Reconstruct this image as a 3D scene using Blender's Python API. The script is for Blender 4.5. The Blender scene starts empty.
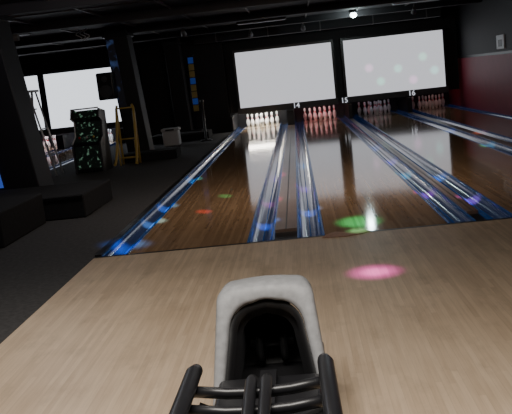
import bpy, bmesh, math, random
from mathutils import Vector, Matrix
random.seed(4)
S = bpy.context.scene
COL = S.collection

# ---------------------------------------------------------------- materials
def mat(name, color, rough=0.5, metal=0.0, coat=0.0, emit=None, estr=0.0, noise=0.0, nscale=8.0, bump=0.0, color2=None, lo=0.45, hi=0.55, enoise=False):
    m = bpy.data.materials.new(name); m.use_nodes = True
    nt = m.node_tree; b = nt.nodes['Principled BSDF']
    b.inputs['Base Color'].default_value = (*color, 1)
    b.inputs['Roughness'].default_value = rough
    b.inputs['Metallic'].default_value = metal
    b.inputs['Coat Weight'].default_value = coat
    b.inputs['Coat Roughness'].default_value = 0.1
    if emit:
        b.inputs['Emission Color'].default_value = (*emit, 1)
        b.inputs['Emission Strength'].default_value = estr
    tc = nt.nodes.new('ShaderNodeTexCoord')
    n = nt.nodes.new('ShaderNodeTexNoise'); n.inputs['Scale'].default_value = nscale; n.inputs['Detail'].default_value = 6
    nt.links.new(tc.outputs['Object'], n.inputs['Vector'])
    if color2:
        cr = nt.nodes.new('ShaderNodeValToRGB'); cr.color_ramp.elements[0].position = lo; cr.color_ramp.elements[1].position = hi
        cr.color_ramp.elements[0].color = (*color, 1); cr.color_ramp.elements[1].color = (*color2, 1)
        nt.links.new(n.outputs['Fac'], cr.inputs[0]); nt.links.new(cr.outputs[0], b.inputs['Base Color'])
        if enoise: nt.links.new(cr.outputs[0], b.inputs['Emission Color']); b.inputs['Emission Strength'].default_value = estr
    elif noise > 0:
        r = nt.nodes.new('ShaderNodeMapRange')
        r.inputs['To Min'].default_value = 1 - noise; r.inputs['To Max'].default_value = 1 + noise
        nt.links.new(n.outputs['Fac'], r.inputs['Value'])
        mx = nt.nodes.new('ShaderNodeVectorMath'); mx.operation = 'SCALE'
        mx.inputs[0].default_value = color
        nt.links.new(r.outputs['Result'], mx.inputs['Scale'])
        nt.links.new(mx.outputs['Vector'], b.inputs['Base Color'])
    if bump > 0:
        bp = nt.nodes.new('ShaderNodeBump'); bp.inputs['Strength'].default_value = bump
        nt.links.new(n.outputs['Fac'], bp.inputs['Height']); nt.links.new(bp.outputs['Normal'], b.inputs['Normal'])
    return m

def wood(name, c1, c2, rough, coat, board=0.027, length=1.6, spec=0.5, coatrough=0.08, kb=0.45, seam=0.0, wear=0.0):
    m = bpy.data.materials.new(name); m.use_nodes = True
    nt = m.node_tree; N = nt.nodes; L = nt.links; b = N['Principled BSDF']
    tc = N.new('ShaderNodeTexCoord'); sp = N.new('ShaderNodeSeparateXYZ'); L.new(tc.outputs['Object'], sp.inputs[0])
    def math_(op, a, v=None, clamp=False):
        n = N.new('ShaderNodeMath'); n.operation = op; n.use_clamp = clamp
        if hasattr(a, 'links'): L.new(a, n.inputs[0])
        else: n.inputs[0].default_value = a
        if v is not None:
            if hasattr(v, 'links'): L.new(v, n.inputs[1])
            else: n.inputs[1].default_value = v
        return n.outputs[0]
    bxx = math_('DIVIDE', sp.outputs['X'], board)
    bx = math_('FLOOR', bxx)
    w1 = N.new('ShaderNodeTexWhiteNoise'); w1.noise_dimensions = '1D'; L.new(bx, w1.inputs['W'])
    yy = math_('FLOOR', math_('ADD', math_('DIVIDE', sp.outputs['Y'], length), math_('MULTIPLY', w1.outputs['Value'], 7.3)))
    cb = N.new('ShaderNodeCombineXYZ'); L.new(bx, cb.inputs[0]); L.new(yy, cb.inputs[1])
    w2 = N.new('ShaderNodeTexWhiteNoise'); w2.noise_dimensions = '2D'; L.new(cb.outputs[0], w2.inputs['Vector'])
    mp = N.new('ShaderNodeMapping'); mp.inputs['Scale'].default_value = (70, 3.5, 1); L.new(tc.outputs['Object'], mp.inputs['Vector'])
    ng = N.new('ShaderNodeTexNoise'); ng.inputs['Scale'].default_value = 1.0; ng.inputs['Detail'].default_value = 6; L.new(mp.outputs[0], ng.inputs['Vector'])
    nb = N.new('ShaderNodeTexNoise'); nb.inputs['Scale'].default_value = 1.6; nb.inputs['Detail'].default_value = 7; L.new(tc.outputs['Object'], nb.inputs['Vector'])
    f = math_('ADD', math_('MULTIPLY', w2.outputs['Value'], kb), math_('MULTIPLY', ng.outputs['Fac'], 0.45))
    f = math_('ADD', f, math_('MULTIPLY', nb.outputs['Fac'], 0.7-kb))
    cr = N.new('ShaderNodeValToRGB'); cr.color_ramp.elements[0].position = 0.15; cr.color_ramp.elements[1].position = 0.95
    cr.color_ramp.elements[0].color = (*c1, 1); cr.color_ramp.elements[1].color = (*c2, 1)
    L.new(f, cr.inputs[0])
    out = cr.outputs[0]
    fr = math_('FRACT', bxx)
    sm = math_('MULTIPLY', math_('LESS_THAN', fr, 0.07), seam)
    ws = N.new('ShaderNodeTexNoise'); ws.inputs['Scale'].default_value = 2.3; ws.inputs['Detail'].default_value = 9; ws.inputs['Roughness'].default_value = 0.7
    mp2 = N.new('ShaderNodeMapping'); mp2.inputs['Scale'].default_value = (1.6, 0.8, 1); mp2.inputs['Location'].default_value = (3.1, 1.7, 0); L.new(tc.outputs['Object'], mp2.inputs['Vector']); L.new(mp2.outputs[0], ws.inputs['Vector'])
    wr = N.new('ShaderNodeMapRange'); wr.inputs['From Min'].default_value = 0.52; wr.inputs['From Max'].default_value = 0.72; L.new(ws.outputs['Fac'], wr.inputs['Value'])
    k = math_('SUBTRACT', 1.0, math_('ADD', sm, math_('MULTIPLY', wr.outputs['Result'], wear)))
    vm = N.new('ShaderNodeVectorMath'); vm.operation = 'SCALE'; L.new(out, vm.inputs[0]); L.new(k, vm.inputs['Scale'])
    L.new(vm.outputs['Vector'], b.inputs['Base Color'])
    rg = math_('ADD', math_('MULTIPLY', ws.outputs['Fac'], 0.15 if wear > 0.16 else 0.05), rough-0.05)
    L.new(rg, b.inputs['Roughness'])
    b.inputs['Coat Weight'].default_value = coat; b.inputs['Coat Roughness'].default_value = coatrough
    b.inputs['Specular IOR Level'].default_value = spec
    return m

M = {}
M['approach'] = wood('approach_wood', (0.40, 0.285, 0.185), (0.78, 0.61, 0.44), 0.38, 0.0, board=0.03, length=1.1, kb=0.22, seam=0.13, wear=0.22)
M['lane'] = wood('lane_wood', (0.22, 0.13, 0.07), (0.46, 0.30, 0.175), 0.11, 0.0, spec=0.5, seam=0.1, wear=0.15)
M['cap'] = wood('cap_wood', (0.15, 0.09, 0.065), (0.30, 0.20, 0.15), 0.35, 0.2, board=0.1)
M['gutter'] = mat('gutter_blue_glow', (0.05, 0.07, 0.15), 0.18, 0.1, 0.4, noise=0.5, nscale=3, emit=(0.006, 0.05, 0.24), estr=0.07)  # black-light glow on the gutters put into the material as blue emission
M['trim'] = mat('gutter_trim', (0.03, 0.09, 0.24), 0.25, 0.3, emit=(0.01, 0.13, 0.5), estr=0.07)  # trim edges carry the same painted-in blue glow, not a lamp
M['black'] = mat('black_plastic', (0.012, 0.012, 0.014), 0.35, noise=0.2)
M['blackwall'] = mat('black_wall_paint', (0.010, 0.009, 0.012), 0.6, noise=0.3, nscale=2)
M['ceil'] = mat('ceiling_black', (0.026, 0.023, 0.026), 0.7, noise=0.3, nscale=1.5)
M['cgrid'] = mat('ceiling_rail_metal', (0.11, 0.10, 0.10), 0.5, noise=0.2)
M['carpet'] = mat('dark_carpet', (0.055, 0.053, 0.054), 0.95, noise=0.7, nscale=25, bump=0.3)
M['platform'] = mat('platform_carpet', (0.014, 0.014, 0.016), 0.95, noise=0.6, nscale=25, bump=0.3)
M['red'] = mat('red_wall_paint', (0.32, 0.035, 0.06), 0.5, noise=0.2, nscale=4)
M['screen'] = mat('screen_white', (0.3, 0.3, 0.3), 0.6, emit=(0.80, 0.81, 0.87), estr=0.85)
M['screenL'] = mat('screen_white_bright', (0.3, 0.3, 0.3), 0.6, emit=(0.85, 0.9, 0.98), estr=1.5)
M['gray'] = mat('gray_plastic', (0.31, 0.315, 0.325), 0.5, noise=0.35, nscale=35, bump=0.10)
M['dgray'] = mat('dark_gray_plastic', (0.06, 0.06, 0.065), 0.4, noise=0.2)
M['rubber'] = mat('rubber', (0.008, 0.008, 0.009), 0.45)
M['white'] = mat('white_plastic', (0.7, 0.7, 0.72), 0.4, noise=0.05)
M['yellow'] = mat('yellow_paint', (0.6, 0.42, 0.10), 0.35, noise=0.1)
M['chrome'] = mat('tube_metal', (0.75, 0.76, 0.8), 0.35, 0.4)
M['blue'] = mat('blue_banner', (0.05, 0.12, 0.5), 0.5, emit=(0.05, 0.15, 0.8), estr=0.10)
M['blueglow'] = mat('blue_reflection_glow', (0.1, 0.2, 0.8), 0.3, emit=(0.08, 0.2, 1.0), estr=0.3)  # emissive blue standing in for a reflection on the near column
M['mural'] = mat('blue_mural_paint', (0.01, 0.01, 0.015), 0.5, nscale=6, color2=(0.08, 0.15, 0.40), lo=0.5, hi=0.66, enoise=True, estr=0.2)
M['pinw'] = mat('pin_white', (0.85, 0.85, 0.82), 0.25, coat=0.5)
M['pinr'] = mat('pin_red', (0.6, 0.02, 0.02), 0.3)
M['speck'] = mat('arcade_artwork', (0.01, 0.015, 0.012), 0.3, nscale=16, color2=(0.30, 0.60, 0.42), lo=0.57, hi=0.65, enoise=True, estr=0.18)
M['bulb'] = mat('bulb', (1, 1, 1), 0.3, emit=(0.8, 1.0, 1.0), estr=12)
M['digit'] = mat('digit_white', (0.8, 0.8, 0.8), 0.5, emit=(0.85, 0.9, 1.0), estr=0.7)
M['diff'] = mat('troffer_diffuser', (0.6, 0.64, 0.64), 0.5)
M['pdeck'] = mat('pin_deck', (0.45, 0.36, 0.25), 0.25, coat=0.4, noise=0.1)
M['scrap'] = mat('chipped_laminate', (0.34, 0.17, 0.10), 0.5, noise=0.6, nscale=30)

# ---------------------------------------------------------------- mesh builder
class MB:
    def __init__(s, name):
        s.name = name; s.bm = bmesh.new(); s.mats = []
    def mi(s, k):
        if k not in s.mats: s.mats.append(k)
        return s.mats.index(k)
    def box(s, x0, x1, y0, y1, z0, z1, k, bev=0.0):
        r = bmesh.ops.create_cube(s.bm, size=1.0)
        vs = r['verts']
        for v in vs:
            v.co = Vector(((x0+x1)/2 + v.co.x*(x1-x0), (y0+y1)/2 + v.co.y*(y1-y0), (z0+z1)/2 + v.co.z*(z1-z0)))
        fs = {f for v in vs for f in v.link_faces}; i = s.mi(k)
        for f in fs: f.material_index = i
        if bev > 0:
            es = list({e for v in vs for e in v.link_edges})
            rr = bmesh.ops.bevel(s.bm, geom=es, offset=bev, segments=3, affect='EDGES', profile=0.5)
            for f in rr['faces']: f.material_index = i; f.smooth = True
        return s
    def prism(s, pts, x0, x1, k):
        i = s.mi(k)
        A = [s.bm.verts.new((x0, y, z)) for y, z in pts]; B = [s.bm.verts.new((x1, y, z)) for y, z in pts]
        n = len(pts)
        for q in range(n):
            f = s.bm.faces.new((A[q], A[(q+1) % n], B[(q+1) % n], B[q])); f.material_index = i
        f = s.bm.faces.new(A[::-1]); f.material_index = i
        f = s.bm.faces.new(B); f.material_index = i
        return s
    def poly(s, pts, z0, z1, k):
        i = s.mi(k)
        A = [s.bm.verts.new((x, y, z0)) for x, y in pts]; B = [s.bm.verts.new((x, y, z1)) for x, y in pts]
        n = len(pts)
        for q in range(n):
            f = s.bm.faces.new((A[q], A[(q+1) % n], B[(q+1) % n], B[q])); f.material_index = i
        f = s.bm.faces.new(A[::-1]); f.material_index = i
        f = s.bm.faces.new(B); f.material_index = i
        return s
    def tube(s, pts, r, k, n=12, cap=True, radii=None):
        i = s.mi(k); P = [Vector(p) for p in pts]; rings = []
        up = Vector((0, 0, 1)); prev = None
        for j, p in enumerate(P):
            t = (P[min(j+1, len(P)-1)] - P[max(j-1, 0)]).normalized()
            if prev is None:
                a = up if abs(t.dot(up)) < 0.9 else Vector((1, 0, 0))
            else: a = prev
            u = (a - t*a.dot(t)).normalized(); w = t.cross(u); prev = u
            rr = radii[j] if radii else r
            rings.append([s.bm.verts.new(p + u*math.cos(2*math.pi*q/n)*rr + w*math.sin(2*math.pi*q/n)*rr) for q in range(n)])
        for a, b in zip(rings, rings[1:]):
            for q in range(n):
                f = s.bm.faces.new((a[q], a[(q+1) % n], b[(q+1) % n], b[q])); f.material_index = i; f.smooth = True
        if cap:
            for ring in (rings[0][::-1], rings[-1]):
                f = s.bm.faces.new(ring); f.material_index = i
        return s
    def lathe(s, c, prof, k, n=16):
        rings = []
        for p in prof:
            rings.append([s.bm.verts.new((c[0]+p[0]*math.cos(2*math.pi*q/n), c[1]+p[0]*math.sin(2*math.pi*q/n), c[2]+p[1])) for q in range(n)])
        for j, (a, b) in enumerate(zip(rings, rings[1:])):
            kk = prof[j][2] if len(prof[j]) > 2 else k
            for q in range(n):
                f = s.bm.faces.new((a[q], a[(q+1) % n], b[(q+1) % n], b[q])); f.material_index = s.mi(kk); f.smooth = True
        f = s.bm.faces.new(rings[0][::-1]); f.material_index = s.mi(k)
        f = s.bm.faces.new(rings[-1]); f.material_index = s.mi(k)
        return s
    def sphere(s, c, r, k, sc=(1, 1, 1)):
        rr = bmesh.ops.create_uvsphere(s.bm, u_segments=20, v_segments=12, radius=r)
        i = s.mi(k)
        for v in rr['verts']:
            v.co = Vector((c[0]+v.co.x*sc[0], c[1]+v.co.y*sc[1], c[2]+v.co.z*sc[2]))
            for f in v.link_faces: f.material_index = i; f.smooth = True
        return s
    def strip(s, prof, y0, y1, k, ny=1):
        i = s.mi(k)
        A = [s.bm.verts.new((x, y0, z)) for x, z in prof]; B = [s.bm.verts.new((x, y1, z)) for x, z in prof]
        for j in range(len(prof)-1):
            f = s.bm.faces.new((A[j], A[j+1], B[j+1], B[j])); f.material_index = i; f.smooth = True
        return s
    def loft(s, rings, k, closed=False):
        i = s.mi(k); R = [[s.bm.verts.new(p) for p in r] for r in rings]
        for a, b in zip(R, R[1:]):
            m = len(a)
            for q in range(m if closed else m-1):
                f = s.bm.faces.new((a[q], a[(q+1) % m], b[(q+1) % m], b[q])); f.material_index = i; f.smooth = True
        return R
    def shear(s, k):
        for v in s.bm.verts: v.co.x += k*v.co.z
        return s
    def done(s, parent=None, loc=None):
        me = bpy.data.meshes.new(s.name)
        s.bm.to_mesh(me); s.bm.free()
        for k in s.mats: me.materials.append(M[k])
        o = bpy.data.objects.new(s.name, me); COL.objects.link(o)
        if parent: o.parent = parent
        if loc: o.location = loc
        return o

def empty(name):
    e = bpy.data.objects.new(name, None); COL.objects.link(e); e.empty_display_size = 0.1
    return e

# ---------------------------------------------------------------- constants
H = 1.385
FY = 6.36
YE = 23.3
MY = 21.45
CZ = 2.75
XR = 4.62
XL = -11.0

# ---------------------------------------------------------------- room shell
MB('floor').box(XL, XR, -2.5, 24.0, -0.30, -0.20, 'carpet').done()
MB('floor_carpet').box(-5.21, -1.90, -2.5, YE, -0.20, 0.0, 'carpet').done()
MB('floor_carpet').box(XL, -5.21, -2.5, FY, -0.20, 0.0, 'carpet').done()
MB('floor_approach').box(-1.90, XR, -2.5, FY-0.04, -0.20, 0.0, 'approach').done()
MB('trim_1').box(-1.90, XR, FY-0.04, FY, -0.20, 0.001, 'black').done()
MB('wall_back').box(XL, XR, 24.0, 24.15, -0.3, CZ, 'blackwall').done()
MB('wall_front').box(XL, XR, -2.65, -2.5, -0.3, CZ, 'blackwall').done()
MB('wall_left').box(XL-0.15, XL, -2.65, 24.15, -0.3, CZ, 'blackwall').done()
w = MB('wall_right'); w.box(XR, XR+0.15, -2.65, 24.15, -0.3, 1.36, 'red'); w.box(XR, XR+0.15, -2.65, 24.15, 1.36, CZ, 'blackwall')
w.done()
MB('trim_2').box(XR-0.02, XR, -2.5, 21.4, 1.34, 1.40, 'black').done()
MB('ceiling').box(XL-0.15, XR+0.15, -2.65, 24.15, CZ, CZ+0.1, 'ceil').done()
for i, y in enumerate([7.5, 10.3, 13.1, 15.9, 18.7]):
    MB('trim_ceiling_beam').box(XL, XR, y, y+0.22, CZ-0.14, CZ, 'ceil').done()
g = MB('ceiling_grid')
for x in [i*1.2-10.4 for i in range(13)]:
    g.box(x, x+0.03, 2, 23.9, CZ-0.03, CZ-0.001, 'cgrid')
for y in [8.9, 11.7, 14.5, 17.3, 20.1]:
    g.box(XL, XR, y, y+0.03, CZ-0.03, CZ-0.001, 'cgrid')
g.done()

# ---------------------------------------------------------------- lanes
def lane(x0, x1, par):
    b = MB('lane_bed')
    b.box(x0, x1, FY, 21.3, -0.20, 0.0, 'lane'); b.box(x0, x1, 21.3, YE, -0.20, 0.0, 'pdeck')
    b.done(par)
def gutter(x0, x1, par):
    b = MB('gutter'); n = 12; w = x1-x0; e = 0.018
    prof = []
    for i in range(n+1):
        a = math.pi*i/n
        prof.append((x0+e+(w-2*e)*(1-math.cos(a))/2, 0.0-0.075*math.sin(a)))
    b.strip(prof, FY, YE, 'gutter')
    b.box(x0, x0+e, FY, YE, -0.2, 0.004, 'trim'); b.box(x1-e, x1, FY, YE, -0.2, 0.004, 'trim')
    b.tube([(x0+w*0.5, FY, -0.071), (x0+w*0.5, YE, -0.071)], 0.005, 'trim', n=6)
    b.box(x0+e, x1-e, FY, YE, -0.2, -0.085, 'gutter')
    b.done(par)
def cap(x0, x1, par, k='cap'):
    b = MB('capping'); b.box(x0, x1, FY+0.35, YE, -0.2, 0.018, k)
    b.box(x0, x1, FY, FY+0.35, -0.2, -0.01, 'black')  # black block painted in for the dark of an open slot
    b.box((x0+x1)/2-0.006, (x0+x1)/2+0.006, FY+0.35, MY-0.4, 0.018, 0.021, 'dgray')
    b.done(par)

groups = [
    [('g', -1.84, -1.60), ('l', -1.60, -0.55), ('g', -0.55, -0.31), ('c', -0.31, -0.11)],
    [('g', -0.11, 0.13), ('l', 0.13, 1.18), ('g', 1.18, 1.42), ('c', 1.42, 1.52)],
    [('g', 1.52, 1.76), ('l', 1.76, 2.81), ('g', 2.81, 3.05), ('c', 3.05, 3.17)],
    [('g', 3.17, 3.41), ('l', 3.41, 4.36), ('g', 4.36, 4.60)],
    [('g', -5.45, -5.21), ('l', -6.50, -5.45), ('g', -6.74, -6.50), ('c', -6.94, -6.74)],
    [('g', -7.18, -6.94), ('l', -8.23, -7.18), ('g', -8.47, -8.23), ('c', -8.60, -8.47)],
    [('g', -8.84, -8.60), ('l', -9.89, -8.84), ('g', -10.13, -9.89)]]
for G in groups:
    par = empty('bowling_lane')
    for t, a, b_ in G:
        (lane if t == 'l' else gutter if t == 'g' else cap)(a, b_, par)
MB('trim_3').box(-1.90, -1.84, FY, YE, -0.2, 0.02, 'black').done()
MB('trim_4').box(XL+0.002, -10.13, FY, YE, -0.2, 0.02, 'black').done()
b = MB('chipped_laminate_strip')
b.poly([(0.10, 6.25), (0.30, 6.22), (0.44, 6.27), (0.52, 6.33), (0.46, 6.42), (0.33, 6.38), (0.22, 6.44), (0.14, 6.36)], 0.0015, 0.006, 'scrap'); b.done()

# ---------------------------------------------------------------- masking units
def mask(x0, x1, m, zb=0.62, zt=2.17):
    b = MB('masking_unit')
    b.box(x0, x1, MY, MY+0.04, zb, zt, m)
    fr = 0.07
    b.box(x0-fr, x1+fr, MY+0.02, MY+0.3, zt, zt+fr, 'black')
    b.box(x0-fr, x0, MY-0.02, MY+0.3, zb, zt, 'black'); b.box(x1, x1+fr, MY-0.02, MY+0.3, zb, zt, 'black')
    b.box(x0-fr, x1+fr, MY-0.04, MY+0.3, zb-0.17, zb, 'dgray', 0.01)
    b.done()
mask(-1.60, 1.10, 'screen'); mask(1.44, 4.18, 'screen')
mask(-7.12, -4.42, 'screenL'); mask(-10.15, -7.30, 'screenL')
MB('wall_mask_header').box(XL, XR, MY+0.32, MY+0.40, 0.5, CZ, 'blackwall').done()
for x0, x1 in [(-1.90, -1.84), (-0.31, -0.11), (1.42, 1.52), (3.05, 3.17), (-5.2, -4.97), (-6.94, -6.74), (-8.60, -8.47)]:
    MB('trim_kickback').box(x0, x1, MY-0.30, YE-0.05, 0.022, 0.42, 'black').done()
MB('wall_mask_side').box(-4.3, -1.92, MY, MY+0.3, 0.0, CZ, 'blackwall').done()
MB('wall_pit').box(XL+0.002, XR-0.002, YE+0.02, YE+0.07, -0.2, 0.9, 'black').done()
def sign(txt, x):
    c = bpy.data.curves.new('lane_number_sign', 'FONT'); c.body = txt; c.size = 0.2; c.extrude = 0.004; c.offset = 0.003
    c.align_x = 'CENTER'; c.align_y = 'CENTER'
    o = bpy.data.objects.new('lane_number_sign', c); COL.objects.link(o); o.rotation_euler = (math.radians(90), 0, 0)
    o.location = (x, MY-0.046, 0.53); c.materials.append(M['digit'])
for t, x in [('14', -0.02), ('15', 1.34), ('16', 3.22), ('12', -5.8)]: sign(t, x)

# ---------------------------------------------------------------- pins
PROF = [(0.025, 0.0), (0.030, 0.01), (0.044, 0.06), (0.0605, 0.115), (0.056, 0.16), (0.040, 0.205), (0.0265, 0.235, 'pinr'), (0.0235, 0.25), (0.0232, 0.262, 'pinr'), (0.024, 0.275), (0.030, 0.31), (0.0325, 0.34), (0.029, 0.362), (0.016, 0.377), (0.004, 0.381)]
def pins(cx):
    b = MB('bowling_pins')
    for r in range(4):
        for i in range(r+1):
            b.lathe((cx + (i-r/2)*0.295, 22.0 + r*0.264, 0.001), PROF, 'pinw', 14)
    b.done()
for cx in [-1.075, 0.655, 2.285, 3.885, -5.975, -7.705]: pins(cx)

# ---------------------------------------------------------------- columns
def column(x0, x1, y0, y1, name='support_column'):
    b = MB(name); b.box(x0, x1, y0, y1, 0.0, CZ, 'blackwall', 0.015)
    b.box(x0-0.03, x1+0.03, y0-0.03, y1+0.03, 0.0, 0.12, 'black'); b.box(x0-0.04, x1+0.04, y0-0.04, y1+0.04, CZ-0.2, CZ-0.14, 'black')
    return b
b = column(-4.25, -3.58, 10.0, 10.6); b.box(-4.15, -4.07, 9.98, 10.0, 0.3, 0.8, 'blueglow'); b.shear(-0.12).done()  # glowing strip stands in for a blue reflection on the column
b = column(-3.62, -3.15, 15.6, 16.1)
b.box(-3.60, -3.44, 15.585, 15.6, 1.1, 2.5, 'mural')
b.shear(-0.07).done()
b = column(-3.33, -2.92, 20.4, 20.85)
b.shear(-0.03).done()
def plinth(x0, x1, y0, y1, h):
    b = MB('carpeted_platform'); b.box(x0, x1, y0, y1, 0, h, 'platform', 0.02); b.box(x0+0.01, x1-0.01, y0-0.012, y0-0.0, h-0.04, h-0.01, 'black'); b.done()
plinth(-4.9, -2.60, 8.6, 9.93, 0.28); plinth(-4.9, -3.05, 7.2, 8.5, 0.36); plinth(-3.6, -2.50, 14.95, 15.55, 0.18)
plinth(-3.9, -2.35, 19.4, 20.3, 0.2)
b = MB('wall_speaker'); b.box(-4.00, -3.66, 15.25, 15.56, 1.30, 1.85, 'black', 0.03)
b.tube([(-3.83, 15.25, 1.47), (-3.83, 15.235, 1.47)], 0.13, 'dgray', 20); b.tube([(-3.83, 15.25, 1.72), (-3.83, 15.235, 1.72)], 0.06, 'dgray', 16)
b.tube([(-3.83, 15.5, 1.6), (-3.6, 15.7, 1.6)], 0.02, 'black'); b.done()
b = MB('pennant_banner')
for i in range(8):
    b.box(-2.76, -2.62, 20.14, 20.16, 0.72+i*0.18, 0.88+i*0.18, 'yellow' if i % 3 != 1 else 'blue')
b.tube([(-2.78, 20.17, 0.202), (-2.78, 20.17, 2.2)], 0.015, 'black', 8); b.tube([(-2.78, 20.17, 2.19), (-2.6, 20.17, 2.19)], 0.012, 'black', 8)
b.box(-2.88, -2.6, 20.07, 20.27, 0.202, 0.23, 'black'); b.done()
b = MB('queue_post'); b.lathe((-2.35, 18.8, 0), [(0.16, 0), (0.15, 0.03), (0.03, 0.05), (0.03, 0.95), (0.045, 0.96), (0.045, 1.02), (0.02, 1.04)], 'dgray', 16); b.done()

b = MB('waste_bin'); b.box(-3.36, -2.96, 18.3, 18.66, 0.0, 0.36, 'white', 0.03); b.box(-3.38, -2.94, 18.28, 18.68, 0.36, 0.43, 'white', 0.02)
b.box(-3.27, -3.05, 18.27, 18.28, 0.375, 0.41, 'black'); b.done()

b = MB('arcade_cabinet')
x0, x1 = -4.25, -3.70
side = [(13.80, 0), (14.45, 0), (14.45, 1.12), (14.02, 1.18), (13.93, 1.02), (14.12, 0.95), (14.05, 0.66), (13.80, 0.55)]
b.prism(side, x0, x0+0.03, 'dgray'); b.prism(side, x1-0.03, x1, 'dgray')
b.tube([(x0+0.015, 13.80, 0.56), (x0+0.015, 14.05, 0.67), (x0+0.015, 14.12, 0.95), (x0+0.015, 13.92, 1.02), (x0+0.015, 14.02, 1.19), (x0+0.015, 14.4, 1.13)], 0.016, 'white', 8)
b.tube([(x0+0.015, 14.02, 1.19), (x1-0.015, 14.02, 1.19)], 0.014, 'white', 8)
inn = [(13.82, 0.02), (14.43, 0.02), (14.43, 1.10), (14.04, 1.155), (13.95, 1.03), (14.14, 0.95), (14.07, 0.68), (13.82, 0.565)]
b.prism(inn, x0+0.03, x1-0.03, 'black')
b.box(x0+0.05, x1-0.05, 13.80, 13.82, 0.08, 0.50, 'speck')
b.prism([(14.12, 0.93), (14.13, 0.94), (14.07, 0.70), (14.055, 0.70)], x0+0.05, x1-0.05, 'speck')
b.prism([(14.02, 1.16), (14.03, 1.15), (13.95, 1.03), (13.935, 1.03)], x0+0.05, x1-0.05, 'speck')
b.prism([(14.03, 0.685), (14.03, 0.695), (13.84, 0.59), (13.83, 0.575)], x0+0.05, x1-0.05, 'speck')
for q, xx in enumerate((-4.12, -3.98, -3.85)):
    b.sphere((xx, 13.93, 0.66), 0.022, ['pinr', 'white', 'yellow'][q])
b.done()

def ramp(name, x, y, k, w=0.26, top=0.95, Lg=0.6):
    b = MB(name)
    for dx in (0, w):
        pts = []
        for i in range(13):
            t = i/12
            pts.append((x+dx*(1 + 0.25*t)-0.03*t, y - Lg*t, 0.06 + top*(1-t)**1.7))
        b.tube(pts, 0.026, k, 10)
        b.tube([(x+dx, y, 0.0), (x+dx, y, 0.06+top), (x+dx*0.85+0.02, y, 0.12+top)], 0.024, k, 10)
        b.tube([(x+dx, y-0.25, 0.0), (x+dx, y-0.25, 0.06+top*(1-0.25/Lg)**1.7)], 0.018, k, 10)
    for (yy, zz) in ((y, 0.06+top), (y, 0.5), (y-0.25, 0.15), (y, 0.12)):
        b.tube([(x, yy, zz), (x+w, yy, zz)], 0.015, k, 8)
    b.done()
ramp('bowling_ball_ramp', -3.56, 14.8, 'yellow', 0.34, 1.05)

b = MB('step_ladder')
for yy in (13.9, 14.3):
    b.tube([(-5.17, yy, 0.0), (-5.02, yy, 1.62)], 0.022, 'chrome', 8)
    b.tube([(-4.66, yy+0.03, 0.0), (-4.96, yy+0.03, 1.60)], 0.018, 'chrome', 8)
b.box(-5.08, -4.90, 13.87, 14.35, 1.60, 1.64, 'white')
for z in (0.32, 0.64, 0.96, 1.28):
    xx = -5.17+0.0926*z
    b.box(xx-0.02, xx+0.08, 13.9, 14.3, z-0.012, z+0.012, 'chrome')
for z in (0.4, 0.9): b.tube([(-4.66-0.1875*z, 13.93, z), (-4.66-0.1875*z, 14.33, z)], 0.012, 'chrome', 8)
b.done()

b = MB('wall_notice_board'); b.box(XR-0.03, XR-0.001, 16.9, 17.5, 1.46, 1.76, 'white'); b.box(XR-0.034, XR-0.03, 17.05, 17.35, 1.51, 1.66, 'dgray'); b.done()

# ceiling lights and fixtures
b = MB('ceiling_lamp'); b.tube([(1.54, 18.4, CZ-0.001), (1.54, 18.4, CZ-0.07)], 0.10, 'dgray', 20); b.sphere((1.54, 18.4, CZ-0.12), 0.08, 'bulb', (1, 1, 0.8)); b.done()
for (x, y) in [(2.3, 17.0), (2.3, 19.3), (-1.2, 17.6), (-6.0, 14.0), (-7.0, 11.5), (3.6, 14.0)]:
    b = MB('ceiling_troffer'); b.box(x, x+1.15, y, y+0.3, CZ-0.08, CZ-0.031, 'cgrid', 0.01); b.box(x+0.03, x+1.12, y+0.03, y+0.27, CZ-0.09, CZ-0.08, 'diff'); b.done()
b = MB('ceiling_pipe'); b.tube([(-8.5, 12.6, 2.5), (-4.5, 12.6, 2.5)], 0.06, 'cgrid', 14)
for x in (-8, -6.2, -4.7): b.tube([(x, 12.6, 2.5), (x, 12.6, CZ)], 0.012, 'cgrid', 8)
b.done()
b = MB('ceiling_duct'); b.box(-2.6, 4.0, 20.5, 20.8, CZ-0.26, CZ-0.002, 'ceil', 0.02)
for x in (-2.0, -0.6, 0.8, 2.2, 3.6): b.box(x, x+0.03, 20.49, 20.81, CZ-0.265, CZ-0.002, 'cgrid')
b.done()
for (x, y) in [(-1.0, 19.6), (0.35, 19.6), (2.9, 18.0), (-2.3, 16.6), (-5.4, 12.2), (-6.6, 15.0)]:
    b = MB('ceiling_spotlight'); b.tube([(x, y, CZ-0.001), (x, y, CZ-0.16)], 0.015, 'cgrid', 8)
    b.tube([(x, y-0.06, CZ-0.15), (x, y+0.10, CZ-0.24)], 0.06, 'cgrid', 14, radii=[0.04, 0.065]); b.done()
b = MB('hanging_cable')
for k in range(3):
    b.tube([(-4.15+0.08*k+0.05*math.sin(i*1.3+k), 15.0+0.04*math.cos(i+k), 2.74-0.03*i-0.01*k) for i in range(8)], 0.008, 'white', 6)
b.done()

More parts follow.
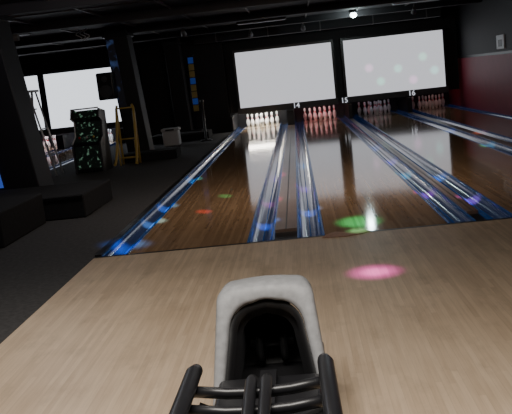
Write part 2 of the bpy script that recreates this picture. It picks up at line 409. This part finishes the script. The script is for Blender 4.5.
# ---------------------------------------------------------------- ball return
BR = empty('ball_return')
cx = -0.200
def arch(wt, wb, zb, zt, r, yf, n=10):
    pts = []
    for i in range(8):
        t = i/8; pts.append((-(wb + (wt-wb)*t), zb + (zt-r-zb)*t))
    for i in range(n+1):
        a = math.pi/2*i/n; pts.append((-(wt-r) - r*math.cos(a), zt-r + r*math.sin(a)))
    for i in range(1, 4): pts.append((-(wt-r) + 2*(wt-r)*i/4, zt + 0.008*math.sin(math.pi*i/4)))
    L = list(pts)
    right = [(-x, z) for x, z in reversed(pts[:8+n+1])]
    L += right
    return [(cx+x, yf(z), z) for x, z in L]
zb = 0.20; zt = 0.592
yf = lambda z: 2.62 + (z-zb)/(zt-zb)*0.22
o = lambda d: (lambda z: yf(z)+d)
b = MB('hood')
b.loft([arch(0.142, 0.180, zb, zt-0.095, 0.10, o(0.40)),
        arch(0.146, 0.184, zb, zt-0.066, 0.10, o(0.035)),
        arch(0.150, 0.188, zb, zt-0.058, 0.10, o(0.008)),
        arch(0.158, 0.196, zb, zt-0.046, 0.095, o(0.0)),
        arch(0.182, 0.216, zb, zt-0.012, 0.062, o(0.0)),
        arch(0.190, 0.223, zb, zt-0.003, 0.062, o(0.008)),
        arch(0.193, 0.226, zb, zt, 0.062, o(0.030)),
        arch(0.188, 0.222, zb, zt-0.008, 0.062, o(0.14)),
        arch(0.165, 0.205, zb, zt-0.07, 0.06, o(0.30)),
        arch(0.145, 0.190, zb, zt-0.18, 0.06, o(0.45))], 'gray')
h = b.done(BR)
b = MB('tunnel_liner')
R = b.loft([arch(0.146, 0.184, zb, zt-0.068, 0.10, o(0.03)), arch(0.128, 0.166, zb, zt-0.095, 0.09, o(0.032)), arch(0.122, 0.158, zb, zt-0.105, 0.085, o(0.07)),
            arch(0.105, 0.14, zb, zt-0.125, 0.08, o(0.072)), arch(0.10, 0.13, zb, zt-0.14, 0.075, o(0.38))], 'rubber')
f = b.bm.faces.new(R[-1]); f.material_index = b.mi('rubber')
b.done(BR)
b = MB('lift_wheel')
for dx in (-0.05, 0.05):
    b.tube([(cx+dx-0.015, 3.00, 0.30), (cx+dx+0.015, 3.00, 0.30)], 0.08, 'rubber', 28)
b.tube([(cx-0.09, 3.00, 0.30), (cx+0.09, 3.00, 0.30)], 0.02, 'dgray', 12)
b.done(BR)
b = MB('base_cabinet'); b.box(cx-0.215, cx+0.215, 2.64, 3.25, 0.0, 0.198, 'gray', 0.015); b.box(cx-0.19, cx+0.19, 1.3, 2.64, 0.0, 0.30, 'black', 0.02)
b.box(cx-0.17, cx+0.17, 2.645, 3.05, 0.198, 0.203, 'rubber'); b.done(BR)
b = MB('rack_tray')
pr = []
for i in range(17):
    a = -1 + 2*i/16; pr.append((cx+a*0.19, 0.37+0.05*a*a))
b.strip(pr, 1.15, 2.18, 'rubber'); b.strip([(x, z-0.02) for x, z in pr], 1.15, 2.18, 'rubber')
b.box(cx-0.12, cx+0.12, 1.2, 2.15, 0.29, 0.36, 'black')
b.box(cx-0.03, cx+0.03, 2.1, 2.62, 0.28, 0.33, 'black')
b.done(BR)
b = MB('rails')
for sx in (-1, 1):
    b.tube([(cx+sx*0.205, 2.30, 0.470), (cx+sx*0.207, 2.28, 0.484), (cx+sx*0.21, 2.24, 0.49), (cx+sx*0.215, 1.9, 0.49), (cx+sx*0.22, 1.15, 0.49)], 0.026, 'black', 18, radii=[0.012, 0.022, 0.026, 0.026, 0.026])
    b.tube([(cx+sx*0.023, 2.22, 0.44), (cx+sx*0.023, 2.215, 0.465), (cx+sx*0.023, 2.17, 0.475), (cx+sx*0.023, 1.9, 0.46), (cx+sx*0.023, 1.2, 0.44)], 0.018, 'black', 14, radii=[0.01, 0.017, 0.019, 0.019, 0.019])
for (yy, zz, r) in ((2.16, 0.455, 0.018), (2.06, 0.44, 0.018)):
    b.tube([(cx-0.21, yy, zz+0.01), (cx-0.1, yy+0.01, zz-0.010), (cx, yy+0.01, zz-0.015), (cx+0.1, yy+0.01, zz-0.010), (cx+0.21, yy, zz+0.01)], r, 'black', 14)
b.tube([(cx-0.2, 1.4, 0.46), (cx+0.2, 1.4, 0.46)], 0.02, 'black', 12)
b.done(BR)

# ---------------------------------------------------------------- lights
def area(name, loc, rot, sx, sy, power, color=(1, 1, 1), spread=180):
    l = bpy.data.lights.new(name, 'AREA'); l.shape = 'RECTANGLE'; l.size = sx; l.size_y = sy; l.energy = power; l.color = color
    l.spread = math.radians(spread)
    o = bpy.data.objects.new(name, l); COL.objects.link(o); o.location = loc; o.rotation_euler = [math.radians(a) for a in rot]
    return o
area('approach_light', (-0.3, 1.6, 2.68), (0, 0, 0), 1.6, 0.6, 78, (1.0, 0.94, 0.86), 150)
area('approach_light', (-1.6, 4.2, 2.68), (0, 0, 0), 1.2, 0.4, 18, (1.0, 0.93, 0.84), 130)
area('lane_fill_light', (0.0, 8.0, 2.55), (42, 0, 0), 2.6, 0.3, 46, (1.0, 0.84, 0.70), 170)  # added fill without a fixture, brightens the lane wood and red wall
for cxp, p, c in [(-1.075, 36, (1, 0.96, 0.9)), (0.655, 6.0, (1.0, 0.3, 0.35)), (2.285, 0.8, (0.6, 0.7, 1)), (3.885, 0.8, (1, .5, .5)), (-5.975, 12, (0.8, 0.85, 1)), (-7.705, 10, (1, 0.8, 0.9))]:
    area('pin_deck_light', (cxp, 21.90, 0.80), (25, 0, 0), 0.9, 0.08, p, c, 170)
area('lane_end_light', (-1.075, 21.2, 0.50), (-20, 0, 0), 0.8, 0.06, 12, (1, 0.93, 0.82), 170)
l = bpy.data.lights.new('lamp_glow', 'POINT'); l.energy = 18; l.color = (0.8, 1, 1); l.shadow_soft_size = 0.08
o_ = bpy.data.objects.new('lamp_glow', l); COL.objects.link(o_); o_.location = (1.54, 18.4, CZ-0.3)
l = bpy.data.lights.new('left_room_light', 'POINT'); l.energy = 26; l.color = (0.85, 0.88, 1); l.shadow_soft_size = 0.3
o_ = bpy.data.objects.new('left_room_light', l); COL.objects.link(o_); o_.location = (-3.0, 8.0, 2.6)

FX = Vector((0.6, 4.4, 2.55))
def spot(target, color, power, rad, src=FX, soft=0.08):
    t = Vector(target); d = t-src
    l = bpy.data.lights.new('party_light_beam', 'SPOT'); l.energy = power; l.color = color
    l.spot_size = 2*math.atan(rad/d.length); l.spot_blend = 1.0; l.shadow_soft_size = soft
    o = bpy.data.objects.new('party_light_beam', l); COL.objects.link(o); o.location = src
    o.rotation_euler = d.to_track_quat('-Z', 'Y').to_euler()
spot((0.42, 5.03, 0), (1, 0.04, 0.80), 420, 0.22, soft=0.04)
spot((0.42, 5.03, 0), (1, 0.25, 0.9), 420, 0.13, soft=0.03)
spot((0.46, 6.80, 0), (0.03, 1, 0.35), 2200, 0.24, soft=0.04)
spot((0.42, 6.42, 0), (0.2, 1, 0.5), 1500, 0.12, soft=0.03)
spot((-1.72, 6.8, 0), (0.05, 0.25, 1), 5000, 0.2)
dots = [(-0.42, 8.6, (1, .05, .3)), (-0.02, 9.5, (.9, .1, .7)), (-0.42, 7.3, (.1, .3, 1)), (-0.40, 10.8, (1, .1, .6)), (0.02, 7.8, (.2, .4, 1)), (0.0, 12.0, (.1, .8, .9)),
        (1.30, 8.2, (1, .1, .7)), (1.30, 9.8, (.1, .9, .7)), (1.30, 11.3, (.6, .2, 1)), (1.64, 7.6, (.8, .2, 1)), (1.64, 9.3, (.1, .5, 1)), (1.30, 13.5, (.1, .4, 1)),
        (-1.72, 9.0, (.1, .4, 1)), (-1.72, 11.5, (.1, .7, 1)), (-1.70, 8.0, (.3, .7, 1)), (2.93, 12.0, (.1, .8, .7)), (2.93, 15.0, (.1, .4, 1)), (3.3, 14.0, (1, .3, .2))]
for x, y, c in dots: spot((x, y, -0.05), c, 400*((y-4.4)**2+6), 0.14, soft=0.02)
spot((-1.0, 9.2, 0), (0.1, 1, 0.4), 3500, 0.10, soft=0.02)
spot((-1.15, 8.2, 0), (1, 0.1, 0.1), 3000, 0.10, soft=0.02)
for x, z, c in [(2.4, 0.95, (.1, 1, .6)), (2.9, 1.25, (.2, 1, .7)), (3.3, 0.9, (1, .3, .8)), (3.6, 1.5, (.2, 1, .6)), (2.1, 1.35, (1, .4, .8)), (3.9, 1.1, (.2, 1, .8))]:
    spot((x, MY, z), c, 14000, 0.13, soft=0.02)
b = MB('party_light'); b.tube([(0.6, 4.4, CZ-0.001), (0.6, 4.4, CZ-0.05)], 0.08, 'black', 20); b.sphere((0.6, 4.4, CZ-0.08), 0.05, 'black'); b.done()

wd = bpy.data.worlds.new('World'); S.world = wd; wd.use_nodes = True
wd.node_tree.nodes['Background'].inputs[0].default_value = (0.02, 0.02, 0.03, 1); wd.node_tree.nodes['Background'].inputs[1].default_value = 0.3

# ---------------------------------------------------------------- camera
f = 750.0; p = math.radians(9.61); yw = math.radians(3.93); r = math.radians(6.3)
F = Vector((-math.sin(yw)*math.cos(p), math.cos(yw)*math.cos(p), -math.sin(p)))
R0 = Vector((math.cos(yw), math.sin(yw), 0)); U0 = R0.cross(F)
Rv = math.cos(r)*R0 - math.sin(r)*U0; Uv = math.sin(r)*R0 + math.cos(r)*U0
cam = bpy.data.cameras.new('camera'); cam.sensor_width = 36; cam.lens = f/512*36; cam.clip_start = 0.05
co = bpy.data.objects.new('camera', cam); COL.objects.link(co)
mw = Matrix(((Rv.x, Uv.x, -F.x, 0), (Rv.y, Uv.y, -F.y, 0), (Rv.z, Uv.z, -F.z, H), (0, 0, 0, 1)))
co.matrix_world = mw
S.camera = co
